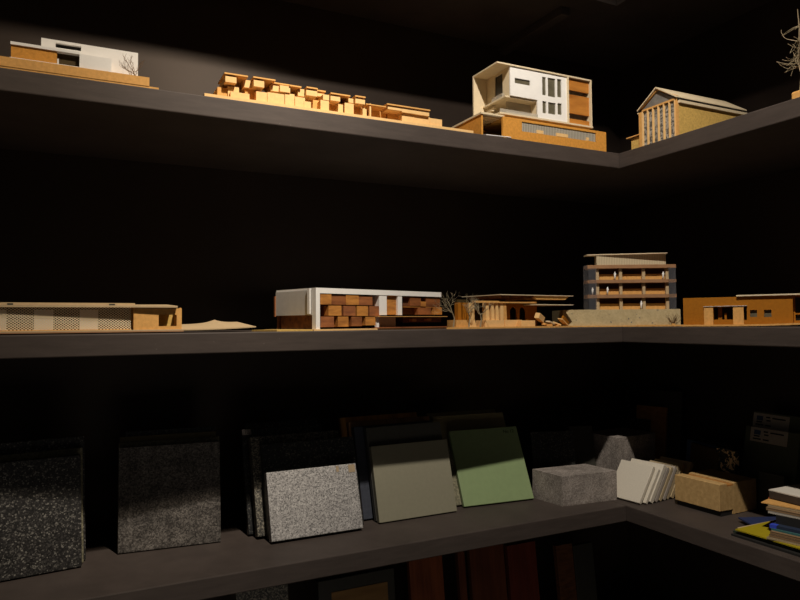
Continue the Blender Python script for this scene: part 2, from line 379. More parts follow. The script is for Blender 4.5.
# orange base storey with ribbon window
a, wtop = F.uw(503, 116.2); b = F.un(606)
hole = (F.un(522), F.un(596), F.wn(522, 131.2), F.wn(522, 121.6))
bm = nb(); wall(bm, a, b, 0, wtop, 0, .006, [hole]); box(bm, b-.006, b, .006, .1, 0, wtop); box(bm, a, b, .1, .106, 0, wtop); box(bm, a, b-.006, .006, .1, wtop-.004, wtop)
base = obj('base_storey', bm, M['orange'], t)
rw = obj('ribbon_window', bbox(hole[0]-.003, hole[1]+.003, .0022, .0035, hole[2]-.0, hole[3]+.0), M['screen'], base)
for x0, x1 in ((537, 543.5), (556.5, 568), (586.5, 589)):
    obj('window_patch', bbox(F.un(x0), F.un(x1), -.0002, .0021, hole[2]+.0005, hole[2]+.008), M['tan_light'], rw)
# carport at the left of the base
ac = F.un(481.5, .006); wc = F.wn(481.5, 112.2, .006)
bm = nb(); box(bm, ac, ac+.004, .006, .14, 0, wc-.004); obj('carport_wall', bm, M['orange'], t)
obj('carport_roof', bbox(ac-.002, a+.006, .003, .145, wc-.004, wc), M['cream'], t)
bm = nb()
for i in range(9): box(bm, ac+.004, a, .012+i*.013, .018+i*.013, wc-.0065, wc-.004)
obj('carport_slats', bm, M['tan_light'], t)
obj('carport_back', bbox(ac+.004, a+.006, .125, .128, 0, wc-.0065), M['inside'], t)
p = F.uw(486, 134, .004); q = F.uw(511, 134.5, -.001)
bm = nb(); hexa(bm, [(p[0], .003, .002), (p[0], .003, .0035), (p[0]+.006, .03, .010), (p[0]+.006, .03, .0115), (q[0], .0005, .002), (q[0], .0005, .0035), (q[0], .03, .006), (q[0], .03, .0075)])
for vv in bm.verts: vv.co.y = min(vv.co.y, .03); vv.co.y = vv.co.y - .0025 if vv.co.x > a - .002 else vv.co.y
bmesh.ops.scale(bm, vec=(1, 1, 1), verts=bm.verts[:]); obj('ramp_card', bm, M['white'], t)
# white box above: shell (roof, back, floor, right frame) and inner volume
v0, v1 = .011, .112
uA, wR = F.uw(497, 61.2, v0); uE = F.un(592.5, v0); wF = F.wn(592, 128, v0)
wRb = wR-.0035
bm = nb(); box(bm, uA, uE, v0, v1, wRb, wR); obj('roof', bm, M['cream'], t)
obj('floor_slab', bbox(uA+.004, uE, v0-.002, v1, wF-.0005, wF+.0035), M['cream'], t)
obj('back_wall', bbox(uA, uE, v1-.004, v1, wF+.0035, wRb), M['cream'], t)
if wF-.0005 > wtop+.001: obj('plinth', bbox(a+.01, uE-.01, .03, .09, wtop, wF-.0005), M['inside'], t)
uI = F.un(511, v0+.003); uW = F.un(567.5, v0+.003)
vf = v0+.003
def H(x0, y0, x1, y1):
    return (F.un(x0, vf), F.un(x1, vf), F.wn(x0, y1, vf), F.wn(x0, y0, vf))
wins = [H(543, 76.8, 546.8, 95), H(548.6, 77.6, 556.2, 96.3), H(558, 79, 562.3, 97), H(543, 101, 546.8, 113), H(548.6, 102, 556.2, 113.6), H(558, 103, 562.3, 114.4)]
slot = H(515.5, 77.8, 531, 83); big = H(511, 96.2, 538, 113.8)
big = (uI-.002, big[1], wF+.0035, F.wn(512, 95.5, vf))
bm = nb(); wall(bm, uI, uW, wF+.0035, wRb, vf, vf+.004, wins+[slot, big]); obj('front_wall', bm, M['white'], t)
bm = nb(); wall(bm, vf+.004, v1-.004, big[3], wRb, 0, .004, [(vf+.03, vf+.06, big[3]+.006, wRb-.006)])
for q in bm.verts: q.co = Vector((uI+q.co.y, q.co.x, q.co.z))
obj('end_wall', bm, M['cream'], t)
bm = nb(); box(bm, uI+.002, uI+.003, vf+.028, vf+.062, big[3]+.005, wRb-.005); obj('end_window', bm, M['window'], t)
bm = nb(); box(bm, uI-.006, uI, vf+.024, vf+.066, big[3]+.002, big[3]+.012); obj('balcony', bm, M['glass_milk'], t)
obj('middle_floor', bbox(uI-.012, uW, vf+.004, v1-.004, big[3]-.004, big[3]), M['cream'], t)
bm = nb()
for h_ in wins+[slot]:
    bm = nb(); box(bm, h_[0]-.0004, h_[1]+.0004, vf+.003, vf+.0035, h_[2]-.0004, h_[3]+.0004); obj('window_pane', bm, M['pane'], t)
obj('living_room_glass', bbox(uI+.008, big[1]+.004, vf+.028, vf+.0295, wF+.0035, big[3]-.004), M['glass_milk'], t)
obj('balustrade', bbox(uA+.008, big[1], vf-.001, vf, wF+.0035, wF+.013), M['glass_milk'], t)
obj('partition', bbox(big[1]+.002, big[1]+.004, vf+.004, v1-.004, wF+.0035, big[3]-.004), M['cream'], t)
bm = nb(); 
for i in range(6): box(bm, uA+.006+i*.006, uA+.013+i*.006, .07, .1, wF+.0035+i*.0075, wF+.0055+i*.0075)
obj('stair', bm, M['cream'], t)
bm = nb(); box(bm, uW, uW+.004, v0, v1-.004, wF+.0035, wRb); obj('right_frame', bm, M['cream'], t); bm = nb(); box(bm, uE-.004, uE, v0, v1-.004, wF+.0035, wRb); obj('right_frame', bm, M['cream'], t)
u1, u2 = uW+.004, uE-.004
for y0, y1 in ((79.2, 90.2), (94.5, 104.5), (104.5, 113.2), (118.5, 126.2)):
    wa, wb = F.wn(571, y1, v0+.006), F.wn(571, y0, v0+.006)
    wb = min(wb, wRb); wa = max(wa, wF+.0036)
    obj('wood_cladding', bbox(u1, u2, v0+.006, v0+.01, wa, wb), M['slat_wood'], t)
obj('inner_screen', bbox(u1, u2, v0+.025, v0+.027, wF+.0035, wRb), M['grey_card'], t)

# ------------------------------------------- model 4: gabled house on right shelf
F = Frame((CX+.006, onx(657, 110, CX+.006).y, ZU), -PI/2)
t = thing('gabled_house_model', 'gabled barn model with slatted front and speckled walls, right upper shelf', 'architectural model', F.o, -PI/2)
uL, uR = F.un(639), F.un(677.5); uP, wP = F.uw(657.5, 88.2)
wE = F.wn(677.5, 96.8); uP = (uL+uR)/2; LEN = .225
bm = nb()
wall(bm, uL, uL+.006, 0, wE, .006, LEN); box(bm, uR-.004, uR, .006, LEN, 0, wE)
prism(bm, [(uL, 0), (uR, 0), (uR, wE), (uP, wP-.003), (uL, wE)], lambda p: (p[0], LEN-.004, p[1]), lambda p: (p[0], LEN, p[1]))
obj('side_wall', bm, M['cork'], t)
bm = nb(); box(bm, uL, uL+.010, 0, .006, 0, wE); box(bm, uR-.004, uR, 0, .006, 0, wE); box(bm, uL, uR, 0, .006, wE-.004, wE)
for s in (0, 1):
    e = uL if s == 0 else uR; d = (uP-e); L = math.hypot(d, wP-wE); k = .004
    hexa(bm, [(e, 0, wE), (e, 0, wE+k), (e, .006, wE), (e, .006, wE+k), (uP, 0, wP-k), (uP, 0, wP), (uP, .006, wP-k), (uP, .006, wP)])
obj('gable_frame', bm, M['tan'], t)
n = 7
for i in range(n):
    x = uL+.011 + i*(uR-.006-uL-.011)/(n-1)
    obj('gable_slat', bbox(x-.0009, x+.0009, -.0015, .004, 0, wE-.004), M['tan_light'], t)
obj('gable_screen', bbox(uL+.006, uR-.004, .0045, .0055, 0, wE-.004), M['hatch'], t)
bm = nb(); prism(bm, [(uL+.006, wE), (uR-.006, wE), (uP, wP-.006)], lambda p: (p[0], .004, p[1]), lambda p: (p[0], .005, p[1])); obj('gable_glass', bm, M['glass_dark'], t)
for s, e in ((-1, uL), (1, uR)):
    bm = nb(); ov = .0015; d = Vector((e-uP, wE-wP)).normalized(); x2 = e + d.x*ov; z2 = wE + d.y*ov
    hexa(bm, [(uP, -.004, wP), (uP, -.004, wP+.003), (uP, LEN+.004, wP), (uP, LEN+.004, wP+.003), (x2, -.004, z2), (x2, -.004, z2+.003), (x2, LEN+.004, z2), (x2, LEN+.004, z2+.003)])
    obj('roof', bm, M['cream'], t)
obj('gutter', bbox(uR, uR+.005, .003, LEN+.002, wE-.0125, wE-.0065), M['cream'], t)
obj('eave_shade_strip', bbox(uR, uR+.0015, .001, LEN, wE-.0065, wE-.0005), M['window'], t)  # solid dark strip painting the shadow between roof edge and gutter
obj('gutter', bbox(uL-.004, uL, .0, LEN+.002, wE-.006, wE-.0025), M['cream'], t)
ua = F.un(631, .01); obj('annex', bbox(ua, uL, .01, .08, 0, F.wn(634, 138, .01)), M['cork'], t)
obj('annex_roof', bbox(F.un(626, .004), uL, .004, .085, F.wn(634, 136.5, .004), F.wn(634, 136.5, .004)+.0025), M['tan'], t)

# ------------------------------------------- model 5: wiry tree on a base block, far right of upper shelf
p = onx(791, 96, CX+.012)
t = thing('model_tree', 'wiry tangled model tree on a tan block, right edge of upper shelf', 'model tree', (CX+.012, p.y, ZU), -PI/2)
F = Frame(t.location, -PI/2)
obj('base_block', bbox(0, .09, 0, .07, 0, F.wn(792, 92), w=.003), M['tan'], t)
bm = nb(); rnd = random.Random(11); wb = F.wn(792, 92); cu = F.uw(799, 62, .03)[0]; w_ = lambda y: F.wn(800, y, .03)
tube(bm, [Vector((cu, .03, wb)), Vector((cu+.003, .032, w_(75))), Vector((cu-.002, .03, w_(60))), Vector((cu+.004, .028, w_(30))), Vector((cu, .03, w_(8)))], [.002, .0016, .0013, .0011, .0006])
for i in range(80):
    a = rnd.uniform(0, 2*PI); y = rnd.choice([60, 62, 55, 48, 66, 40, 25]); p = Vector((cu+rnd.uniform(-.004, .004), .03, w_(y)))
    d = Vector((math.cos(a), math.sin(a)*.6, rnd.uniform(-.7, .7))).normalized(); pts = [p]; L = rnd.uniform(.012, .046)
    c = Vector((rnd.uniform(-1, 1), rnd.uniform(-1, 1), rnd.uniform(-1, 1)))*.45
    for k in range(7): d = (d + c*.6 + Vector((rnd.uniform(-.2, .2), 0, rnd.uniform(-.2, .2)))).normalized(); pts.append(pts[-1] + d*L/7)
    tube(bm, pts, [.0007]*3+[.0005]*5, 4)
obj('tangled_branches', bm, M['wire'], t)

# ------------------------------------------- model 6: long mesh-fronted building, middle left
ROT = math.radians(3)
o = ony(70, 320, CY+.012); F = Frame((o.x, o.y, ZM), ROT)
t = thing('pavilion_model', 'long low mesh-fronted model with curling card base, left end of middle shelf', 'architectural model', F.o, ROT)
def warped(u0, u1, v0, v1, z, nu=40, nv=8, thick=.002):
    bm = nb(); T, Bt = [], []
    for i in range(nu+1):
        for j in range(nv+1):
            u = u0+(u1-u0)*i/nu; v = v0+(v1-v0)*j/nv; w = z(u, v)
            T.append(bm.verts.new((u, v, w+thick))); Bt.append(bm.verts.new((u, v, w)))
    k = nv+1
    for i in range(nu):
        for j in range(nv):
            a = i*k+j; bm.faces.new((T[a], T[a+k], T[a+k+1], T[a+1])); bm.faces.new((Bt[a], Bt[a+1], Bt[a+k+1], Bt[a+k]))
    for i in range(nu):
        a = i*k; bm.faces.new((T[a], Bt[a], Bt[a+k], T[a+k])); a = i*k+nv; bm.faces.new((T[a], T[a+k], Bt[a+k], Bt[a]))
    for j in range(nv):
        a = j; bm.faces.new((T[a], T[a+1], Bt[a+1], Bt[a])); a = nu*k+j; bm.faces.new((T[a], Bt[a], Bt[a+1], T[a+1]))
    return bm
uT = F.un(256, -.006); uB = F.un(183); uPk = F.un(218, .09)
def curl(u, v):
    r = min(1, max(0, (u-uB+.03)/.03)); r = r*r*(3-2*r); k = max(0, v/.12)
    w = .0040 + r*k*.0085 + .0075*math.exp(-abs(u-uPk)/.016)*k*k*r
    if u > uB: w += .004*((u-uB)/(uT-uB))**2
    return w
uL = F.un(-80)
obj('base_board', warped(uL, uT, -.006, .12, curl, 90, 10), M['beige'], t)
obj('lower_board', bbox(uL, uB, -.006, .12, .002, .004), M['pink'], t)
obj('base_packing', bbox(uL, uB-.02, .02, .11, 0, .002), M['dk_grey'], t)
wB = .006
wTop = F.wn(133, 307.5); uF = F.un(131.5)
obj('mesh_screen', bbox(uL, uF, .006, .0066, wB, wTop), M['mesh'], t)
for x0, x1 in ((-14, 6.5), (34, 53.5), (80, 98)):
    obj('backing_card', bbox(F.un(x0, .010), F.un(x1, .010), .010, .011, wB, wTop-.004), M['white'], t)
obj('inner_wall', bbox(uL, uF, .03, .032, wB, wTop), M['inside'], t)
obj('facade_sill', bbox(uL, uF, .001, .008, wB, wB+.0012), M['tan'], t)
bm = nb(); z = wTop; ue = F.un(177, -.006)
hexa(bm, [(uL, .003, z), (uL, .003, z+.0032), (uL, .09, z), (uL, .09, z+.0032), (ue, -.012, z-.0002), (ue, -.012, z+.0028), (ue, .09, z+.004), (ue, .09, z+.008)])
obj('roof', bm, M['beige'], t)
obj('upper_roof', bbox(uL, F.un(135, .004), .004, .07, z+.0036, z+.0075), M['beige'], t)
bm = nb()
for px in (10, 112): box(bm, F.un(px-3, .003), F.un(px+3, .003), .0035, .006, z+.0035, z+.0062)
obj('roof_clip', bm, M['frame'], t)
b0, b1 = F.un(133.5), F.un(181.5); wE = F.wn(133.5, 308.3)
hole = (F.un(158.5), F.un(176.5), F.wn(158, 326.2), F.wn(158, 314.8))
bm = nb(); wall(bm, b0, b1, wB, min(wE, z-.0003), -.002, .003, [hole]); box(bm, b0, b0+.003, .003, .08, wB, z-.0003); box(bm, b1-.003, b1, .003, .08, wB, z-.0003)
obj('end_block', bm, M['tan'], t); obj('opening_back', bbox(b0+.003, b1-.003, .05, .052, wB, z-.001), M['cork'], t)

# ------------------------------------------- model 7: white box over brown wood blocks
RW = math.radians(18.0)
c = onz(316, 329, ZM+.003)
c = ony(316, 329, CY+.012)
F = Frame((c.x, c.y, ZM), RW)
t = thing('building_model', 'white box model with stacked brown wood cubes inside, middle shelf', 'architectural model', F.o, RW)
u1, wT = F.un(441.5), F.wn(316, 287.6); wB = .003
DV = .135
obj('base_board', bbox(-.008, F.un(447, -.004), -.004, DV+.03, 0, wB), M['tan_light'], t)
p = F.uw(272, 331, .01)
bm = nb(); prism(bm, [(-.008, 0), (-.03, .002), (-.075, .02), (-.085, .09), (-.008, .09)], lambda q: (q[0], q[1], 0), lambda q: (q[0], q[1], wB)); obj('base_offcut', bm, M['cork'], t)
wM, wU = F.wn(318, 313.8), F.wn(320, 293.2)     # underside of the raised end, underside of the roof beam
k1 = F.un(320); 
bm = nb(); box(bm, 0, k1, 0, .012, wB, wT); box(bm, k1, u1, 0, .012, wU, wT); obj('front_frame', bm, M['white'], t)
obj('roof_plate', bbox(.001, u1, .012, DV, wT-.004, wT), M['white'], t)
obj('end_wall', bbox(-.0005, .005, .0125, DV, wM, wT-.004), M['grey_card'], t)
obj('end_fin', bbox(-.003, -.0006, .016, .024, wM, wT-.001), M['white'], t)
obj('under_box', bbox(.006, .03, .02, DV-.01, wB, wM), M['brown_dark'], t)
obj('soffit', bbox(-.0005, k1, .012, DV, wM-.002, wM), M['grey_card'], t)
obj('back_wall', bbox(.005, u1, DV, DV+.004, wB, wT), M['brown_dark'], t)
# white piers in the middle
a1, a2 = F.un(379, .002), F.un(386.5, .002); d1, d2 = F.un(397.5, .002), F.un(401.8, .002)
bm = nb(); box(bm, a1, a2, .001, .1, F.wn(380, 315), wU); box(bm, d1, d2, .001, .1, F.wn(397, 315), wU); obj('white_pier', bm, M['white'], t)
obj('tan_door', bbox(a2, d1, .006, .01, F.wn(386, 314.5), wU), M['brown_mid'], t)
wS = F.wn(385, 316.2, -.006)
obj('balcony_slab', bbox(F.un(378, -.008), F.un(447.5, -.008), -.008, .06, wS-.0012, wS), M['tan'], t)
obj('slab_post', bbox(F.un(376.5), F.un(379), .0, .006, wB, wS-.0012), M['white'], t)
obj('cream_panel', bbox(F.un(383), F.un(402), .02, .022, wB, wS-.0012), M['cream'], t)
bm = nb(); box(bm, F.un(376), F.un(446), -.006, .03, wB, wB+.0022); obj('lower_step', bm, M['brown_red'], t)
# brown cubes, row by row: (x0, x1, ytop, ybot, v, material)
R1 = [(320.3, 331.5, 293.4, 304.5, .0012, 'brown_mid'), (331.5, 346, 294.5, 304.8, .003, 'brown'), (346, 358.8, 295, 305, .0016, 'brown_mid'), (358.8, 372.5, 295.6, 305.3, .003, 'brown_red')]
R2 = [(322, 330, 305.5, 315.5, .016, 'brown_dark'), (328.5, 341.5, 305.5, 315.6, .0010, 'brown_mid'), (341.5, 344, 305.5, 315.6, .016, 'brown_dark'), (343.5, 355.5, 305.8, 315.7, .0010, 'brown_red'), (355.5, 358, 305.8, 315.8, .016, 'brown_dark'), (357, 368, 306, 315.9, .0010, 'brown_mid'), (369.5, 380, 306, 316, .0016, 'brown_red')]
R3 = [(320.5, 334, 316.5, 327, .0012, 'brown_red'), (334, 339, 316.5, 327, .016, 'brown_dark'), (338, 348.5, 316.6, 326.6, .0014, 'brown_mid'), (348.5, 352, 316.6, 326.4, .016, 'brown_dark'), (351.5, 362, 316.7, 326, .0014, 'brown'), (362, 366, 316.7, 325.6, .016, 'brown_dark'), (365.5, 375.5, 316.8, 325.2, .0012, 'brown_mid')]
R4 = [(402.5, 411, 296.8, 306, .010, 'brown_dark'), (410, 421, 297, 306, .003, 'brown'), (420.8, 426, 301.5, 306.5, .002, 'brown_mid'), (426, 440, 297.8, 306.8, .0035, 'brown')]
R5 = [(402.5, 418, 307.5, 314.5, .016, 'brown_dark'), (418, 431, 307.6, 314.6, .0035, 'brown'), (431, 436, 307.8, 314.6, .016, 'brown_dark'), (434, 442, 307.5, 314.6, .0012, 'brown_mid')]
R6 = [(403, 441, 317, 322.2, .014, 'brown_dark'), (412.5, 416.5, 318.8, 321.5, .003, 'brown_mid'), (427.5, 431.5, 318.5, 321.2, .003, 'brown_mid')]
for row in (R1, R2, R3, R4, R5, R6):
    for x0, x1, y0, y1, v, m in row:
        bm = nb(); F.pb(bm, (x0, y0), (x1, y1), v, .05); obj('wood_block', bm, M[m], t)
bm = nb(); box(bm, F.un(402, .004), F.un(441, .004), .004, .05, F.wn(402, 307.2, .004), F.wn(402, 306.5, .004)); obj('shelf_strip', bm, M['brown_mid'], t)
obj('right_fin', bbox(u1-.006, u1, .012, .05, F.wn(441, 306, .012), wU), M['white'], t)
bm = nb(); box(bm, -.0022, 0, DV, DV+.004, wM-.004, wT-.012); obj('rear_panel', bm, M['brown_red'], t)

# ------------------------------------------- model 8: fin and arch pavilion with wire trees
RP = math.radians(6)
c = ony(505, 326, CY+.021); F = Frame((c.x, c.y, ZM), RP)
t = thing('pavilion_model', 'flat-roofed pavilion model with cream fins, arches and three wire trees', 'architectural model', F.o, RP)
wB = .0035
bm = nb(); l0 = F.un(446.5, -.004); r0_ = F.un(572, -.004)
prism(bm, [(l0, -.004), (r0_, -.004), (r0_, .16), (F.un(457, .13)-.004, .16), (F.un(457, .13)-.006, .09)], lambda p: (p[0], p[1], 0), lambda p: (p[0], p[1], wB)); obj('base_board', bm, M['tan'], t)
wR = F.wn(480, 295.6, .03)
bm = nb(); a, b = F.un(462, .15), F.un(573.5, .01); zr = F.wn(520, 294.6, .01)
box(bm, a, b, .01, .15, zr-.0016, zr); obj('roof', bm, M['cream'], t)
# folded underside of the roof
bm = nb(); n = 5; x0, x1 = a+.004, F.un(538, .02)
for i in range(n):
    s = x0+(x1-x0)*i/n; e = x0+(x1-x0)*(i+1)/n
    prism(bm, [(s, zr-.0016), (e, zr-.0016), (s+(e-s)*.25, zr-.0075)], lambda p: (p[0], .016, p[1]), lambda p: (p[0], .14, p[1]))
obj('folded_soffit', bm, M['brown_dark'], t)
bm = nb(); s, e = F.un(536, .012), F.un(570, .012)
prism(bm, [(s-.004, zr-.0016), (e, zr-.0016), (e-.012, zr-.010), (s+.004, zr-.010)], lambda p: (p[0], .014, p[1]), lambda p: (p[0], .12, p[1])); obj('roof_wedge', bm, M['tan'], t)
wl = F.wn(540, 304.2, .004)
bm = nb(); box(bm, F.un(536.5, .002), F.un(573.5, .002), .002, .11, wl-.002, wl); obj('lower_canopy', bm, M['cream'], t)
bm = nb(); wb2 = F.wn(505, 301, .02); box(bm, F.un(474, .02), F.un(537, .02), .02, .026, wb2-.0045, wb2); obj('lintel', bm, M['tan'], t)
for x0, x1, m in ((458, 461, 'ochre'), (463, 466, 'ochre'), (467, 468.5, 'ochre'), (469, 474.5, 'tan_light'), (486, 489, 'tan_light'), (491.5, 494, 'tan_light'), (496, 498.5, 'tan_light'), (500.5, 503.5, 'tan_light'), (503.5, 506.5, 'tan')):
    bm = nb(); v = .024; p0, p1 = F.un(x0, v), F.un(x1, v); w2 = wb2-.0045
    hexa(bm, [(p0, v, wB), (p0, v, w2), (p0, .036, wB), (p0, .036, w2), (p1+.002, v, wB), (p1-.0008, v, w2), (p1+.002, .036, wB), (p1-.0008, .036, w2)]); obj('fin', bm, M[m], t)
obj('plinth_step', bbox(F.un(456, .008), F.un(468, .008), .008, .04, wB, F.wn(460, 320, .008)), M['tan'], t)
obj('plinth_step', bbox(F.un(485, .008), F.un(504, .008), .008, .04, wB, F.wn(486, 320.3, .008)), M['tan_light'], t)
bm = nb(); prism(bm, [(F.un(469, .012), wB), (F.un(476.5, .012), wB), (F.un(472, .012), F.wn(472, 307, .012))], lambda p: (p[0], .012, p[1]), lambda p: (p[0], .016, p[1])); obj('triangle_panel', bm, M['tan_light'], t)
# arched wall
bm = nb(); v = .045; aw0, aw1 = F.un(506, v), F.un(537, v); w2 = wb2-.0045; arches = [(F.un(510, v), F.un(517, v)), (F.un(519.5, v), F.un(526, v))]
top = F.wn(513, 307, v)
cur = aw0
for s, e in arches:
    box(bm, cur, s, v, v+.004, wB, w2); r = (e-s)/2; cx = (s+e)/2; spr = top-r
    pts = [(s, w2)] + [(s, spr)] + [(cx-r*math.cos(i*PI/10), spr+r*math.sin(i*PI/10)) for i in range(1, 10)] + [(e, spr), (e, w2)]
    prism(bm, pts, lambda p: (p[0], v, p[1]), lambda p: (p[0], v+.004, p[1])); cur = e
box(bm, cur, aw1, v, v+.004, wB, w2); obj('arched_wall', bm, M['ochre'], t)
obj('back_wall', bbox(F.un(457, .13), F.un(540, .13), .13, .134, wB, zr-.008), M['inside'], t)
for i, (x0, x1, y) in enumerate(((505, 522, 320), (521, 535, 320.4), (521, 534.6, 322.4), (521, 534.2, 324.2))):
    vv = .012-.003*i if i else .02; obj('terrace_step', bbox(F.un(x0, vv), F.un(x1, vv), vv, .04, wB, F.wn(x0, y, vv)), M['tan_light'], t)
def loose(x, y, w, h, d, rot, tilt, m):
    bm = bbox(-w/2, w/2, -d/2, d/2, -h/2, h/2); bmesh.ops.rotate(bm, verts=bm.verts[:], matrix=Matrix.Rotation(tilt, 3, 'Y') @ Matrix.Rotation(rot, 3, 'Z'))
    u, ww = F.uw(x, y, .006); lo = min(q.co.z for q in bm.verts); bmesh.ops.translate(bm, verts=bm.verts[:], vec=(u, .012, max(ww, wB-lo))); obj('loose_block', bm, M[m], t)
loose(541.5, 317.5, .026, .013, .012, .3, .42, 'tan_light'); loose(546.5, 324.3, .014, .005, .01, .4, .2, 'tan'); loose(552, 322.5, .020, .003, .012, .2, .3, 'cream')
loose(558, 324.5, .02, .003, .012, -.3, .35, 'tan_light'); loose(567, 320.5, .028, .009, .005, .2, .62, 'ochre'); loose(565, 322.5, .03, .002, .014, .2, .55, 'tan_light'); loose(550, 325.2, .016, .005, .012, 0, 0, 'tan'); loose(559, 325.6, .012, .004, .012, .4, 0, 'tan')
for px, y, sd, lean in ((453, 298, 5, -.35), (468.5, 300, 6, 0), (480, 303, 8, .05)):
    rnd = random.Random(sd); bm = nb(); u, ww = F.uw(px, y, .0); top = ww-wB
    tube(bm, [Vector((u, 0, wB)), Vector((u+.003, 0, wB+top*.3)), Vector((u+lean*.01, 0, wB+top*.55))], [.0018, .0013, .0011])
    for k in range(7):
        branchy(bm, (u+lean*.01, 0, wB+top*.5), (rnd.uniform(-.9, .9)+lean, rnd.uniform(-.5, .5), rnd.uniform(.3, .9)), top*.42, .0008, 2, rnd, 1.1, .4)
    obj('wire_tree', bm, M['wire'], t)

# ------------------------------------------- model 9: four-storey glazed block in the corner
ang = YAW - PI/2 - math.radians(2)
c = onz(621, 326.5, ZM); ctr = Vector((CX+.010, CY+.012, 0)); c = hit(621, 320, ctr, Vector((math.cos(YAW), math.sin(YAW), 0)))
F = Frame((c.x, c.y, ZM), ang)
t = thing('office_building_model', 'glazed office block model with plaster plinth and white figures, in shelf corner', 'architectural model', F.o, ang)
obj('base_board', bbox(F.un(564), F.un(682), 0, .16, 0, .0028), M['tan'], t)
v = .006; wP = F.wn(600, 309.6, v)
obj('plinth', bbox(F.un(563.5, v), F.un(680.5, v), v, .15, .0028, wP), M['plaster'], t)
obj('ground_strip', bbox(F.un(637, -.003), F.un(690, -.003), -.003, .0, 0, .004), M['tan'], t)
vs = .012; ua, ub = F.un(588.3, vs), F.un(677, vs)
levels = []
for yt, yb in ((264.8, 268.2), (279.6, 282.8), (294.4, 297.8)):
    wa, wb = F.wn(620, yb, vs), F.wn(620, yt, vs); levels.append((wa, wb))
    obj('floor_slab', bbox(ua, ub, vs, .05, wa, wb), M['pink'], t)
cols = [(598.2, 'grey'), (621.5, 0), (644.5, 0), (668, 0)]
st = [(wP, levels[2][0]), (levels[2][1], levels[1][0]), (levels[1][1], levels[0][0])]
for w0, w1 in st:
    for px, _ in cols:
        x = F.un(px, .02); obj('column', bbox(x-.0035, x+.0035, .02, .027, w0, w1), M['beige'], t)
    for p0, p1 in ((600, 619.5), (623, 642.5), (646, 666.5)):
        obj('parapet_panel', bbox(F.un(p0, .03), F.un(p1, .03), .03, .033, w0, w0+(w1-w0)*.52), M['tan'], t)
    obj('core_wall', bbox(F.un(598, .044), F.un(668, .044), .044, .047, w0, w1), M['brown_dark'], t)
for s in ('l', 'r'):
    x = ua+.0005 if s == 'l' else ub-.002
    obj('glass_side', bbox(x, x+.0015, vs, .049, wP, levels[0][0]), M['glass'], t)
obj('glass_front', bbox(ua+.002, F.un(597, .014), vs-.0015, vs, wP, levels[0][0]), M['glass'], t)
obj('glass_front', bbox(F.un(669, .014), ub-.002, vs-.0015, vs, wP, levels[0][0]), M['glass'], t)
vr = .03
obj('roof_storey', bbox(F.un(597.5, vr), F.un(667, vr), vr, .05, levels[0][1], F.wn(620, 254.6, vr)), M['ribbed'], t)
wr = F.wn(620, 253.3, .016)
bm = nb(); a, b = F.un(589, .02), F.un(669, .012); hexa(bm, [(a, .03, wr-.0025), (a, .03, wr), (a, .065, wr-.0025), (a, .065, wr), (b, .012, wr-.0018), (b, .012, wr), (b, .065, wr-.0018), (b, .065, wr)])
for q in bm.verts:
    if q.co.x < (a+b)/2: q.co.z -= .0006
obj('roof', bm, M['cream'], t)
# drop of the curved glass wall on the left
bm = nb(); pts = [(ua-.001, .012), (ua-.004, .02), (ua-.006, .03), (ua-.005, .04), (ua-.002, .047), (ua-.001, .046), (ua-.004, .039), (ua-.005, .03), (ua-.003, .02), (ua, .013)]
prism(bm, pts, lambda p: (p[0], p[1], wP), lambda p: (p[0], p[1], levels[0][1])); obj('curved_screen', bm, M['glass'], t)
for px, fl, h in ((615.7, 2, .0125), (664, 2, .012), (608, 1, .012), (593, 1, .011), (641.5, 0, .013)):
    w0 = st[fl][0]; bm = nb(); x = F.un(px, .016); v = .0165; h *= 1.6
    tube(bm, [Vector((x, v, w0)), Vector((x, v, w0+h*.45)), Vector((x+.0004, v, w0+h*.78)), Vector((x+.0004, v, w0+h*.82)), Vector((x+.0004, v, w0+h*.9)), Vector((x+.0004, v, w0+h))], [.0014, .0022, .0027, .0009, .0016, .0006], 8)
    obj('figure', bm, M['white'], t, True)
bm = nb(); rnd = random.Random(9); x = F.un(673.5, .0)
for k in range(13): branchy(bm, (x, .002, .003), (rnd.uniform(-1, 1), rnd.uniform(-.3, .1), rnd.uniform(.25, 1)), .019, .0007, 1, rnd, .6, .25)
obj('dry_shrub', bm, M['twig'], t)
obj('shrub_pot', bbox(x-.004, x+.004, -.002, .005, 0, .007, w=.0015), M['tan'], t)

# ------------------------------------------- model 10: ochre building, middle right
p0 = hit(683.5, 320, (CX+.016, 0, 0), Vector((1, 0, 0))); d = ray(795, 320); p1 = EYEP + d*1.345
RO = math.atan2(p1.y-p0.y, p1.x-p0.x)
F = Frame((p0.x, p0.y, ZM), RO)
t = thing('building_model', 'flat-roofed ochre fibreboard model with small square windows, middle shelf right side', 'architectural model', F.o, RO)
LU = F.un(812)
def bend(u, v): return .0005 + .004*max(0, (u-.1)/.1)**2
wB = .0055
obj('base_board', warped(-.002, LU, -.014, .1, lambda u, v: .001+.0016*max(0, (u-.09)/.1)**2, 40, 4, .0034), M['tan'], t)
wA, wC = F.wn(684, 298.2), F.wn(770, 295.6); um = F.un(737.5); ue = F.un(793)
H = lambda x0, y0, x1, y1: (F.un(x0), F.un(x1), F.wn(x0, y1), F.wn(x0, y0))
hs = [H(713.5, 307.5, 733, 319.6), H(743.8, 306.4, 746.8, 320), H(750, 310, 757, 317), H(764, 309.8, 771.5, 317)]
bm = nb(); wall(bm, 0, um, wB-.003, wA, 0, .005, hs[:1]); obj('low_wall', bm, M['ochre'], t)
bm = nb(); wall(bm, um, ue, wB-.003, wC, 0, .005, hs[1:]); box(bm, ue-.005, ue, .005, .09, wB-.002, wC); obj('high_wall', bm, M['ochre'], t)
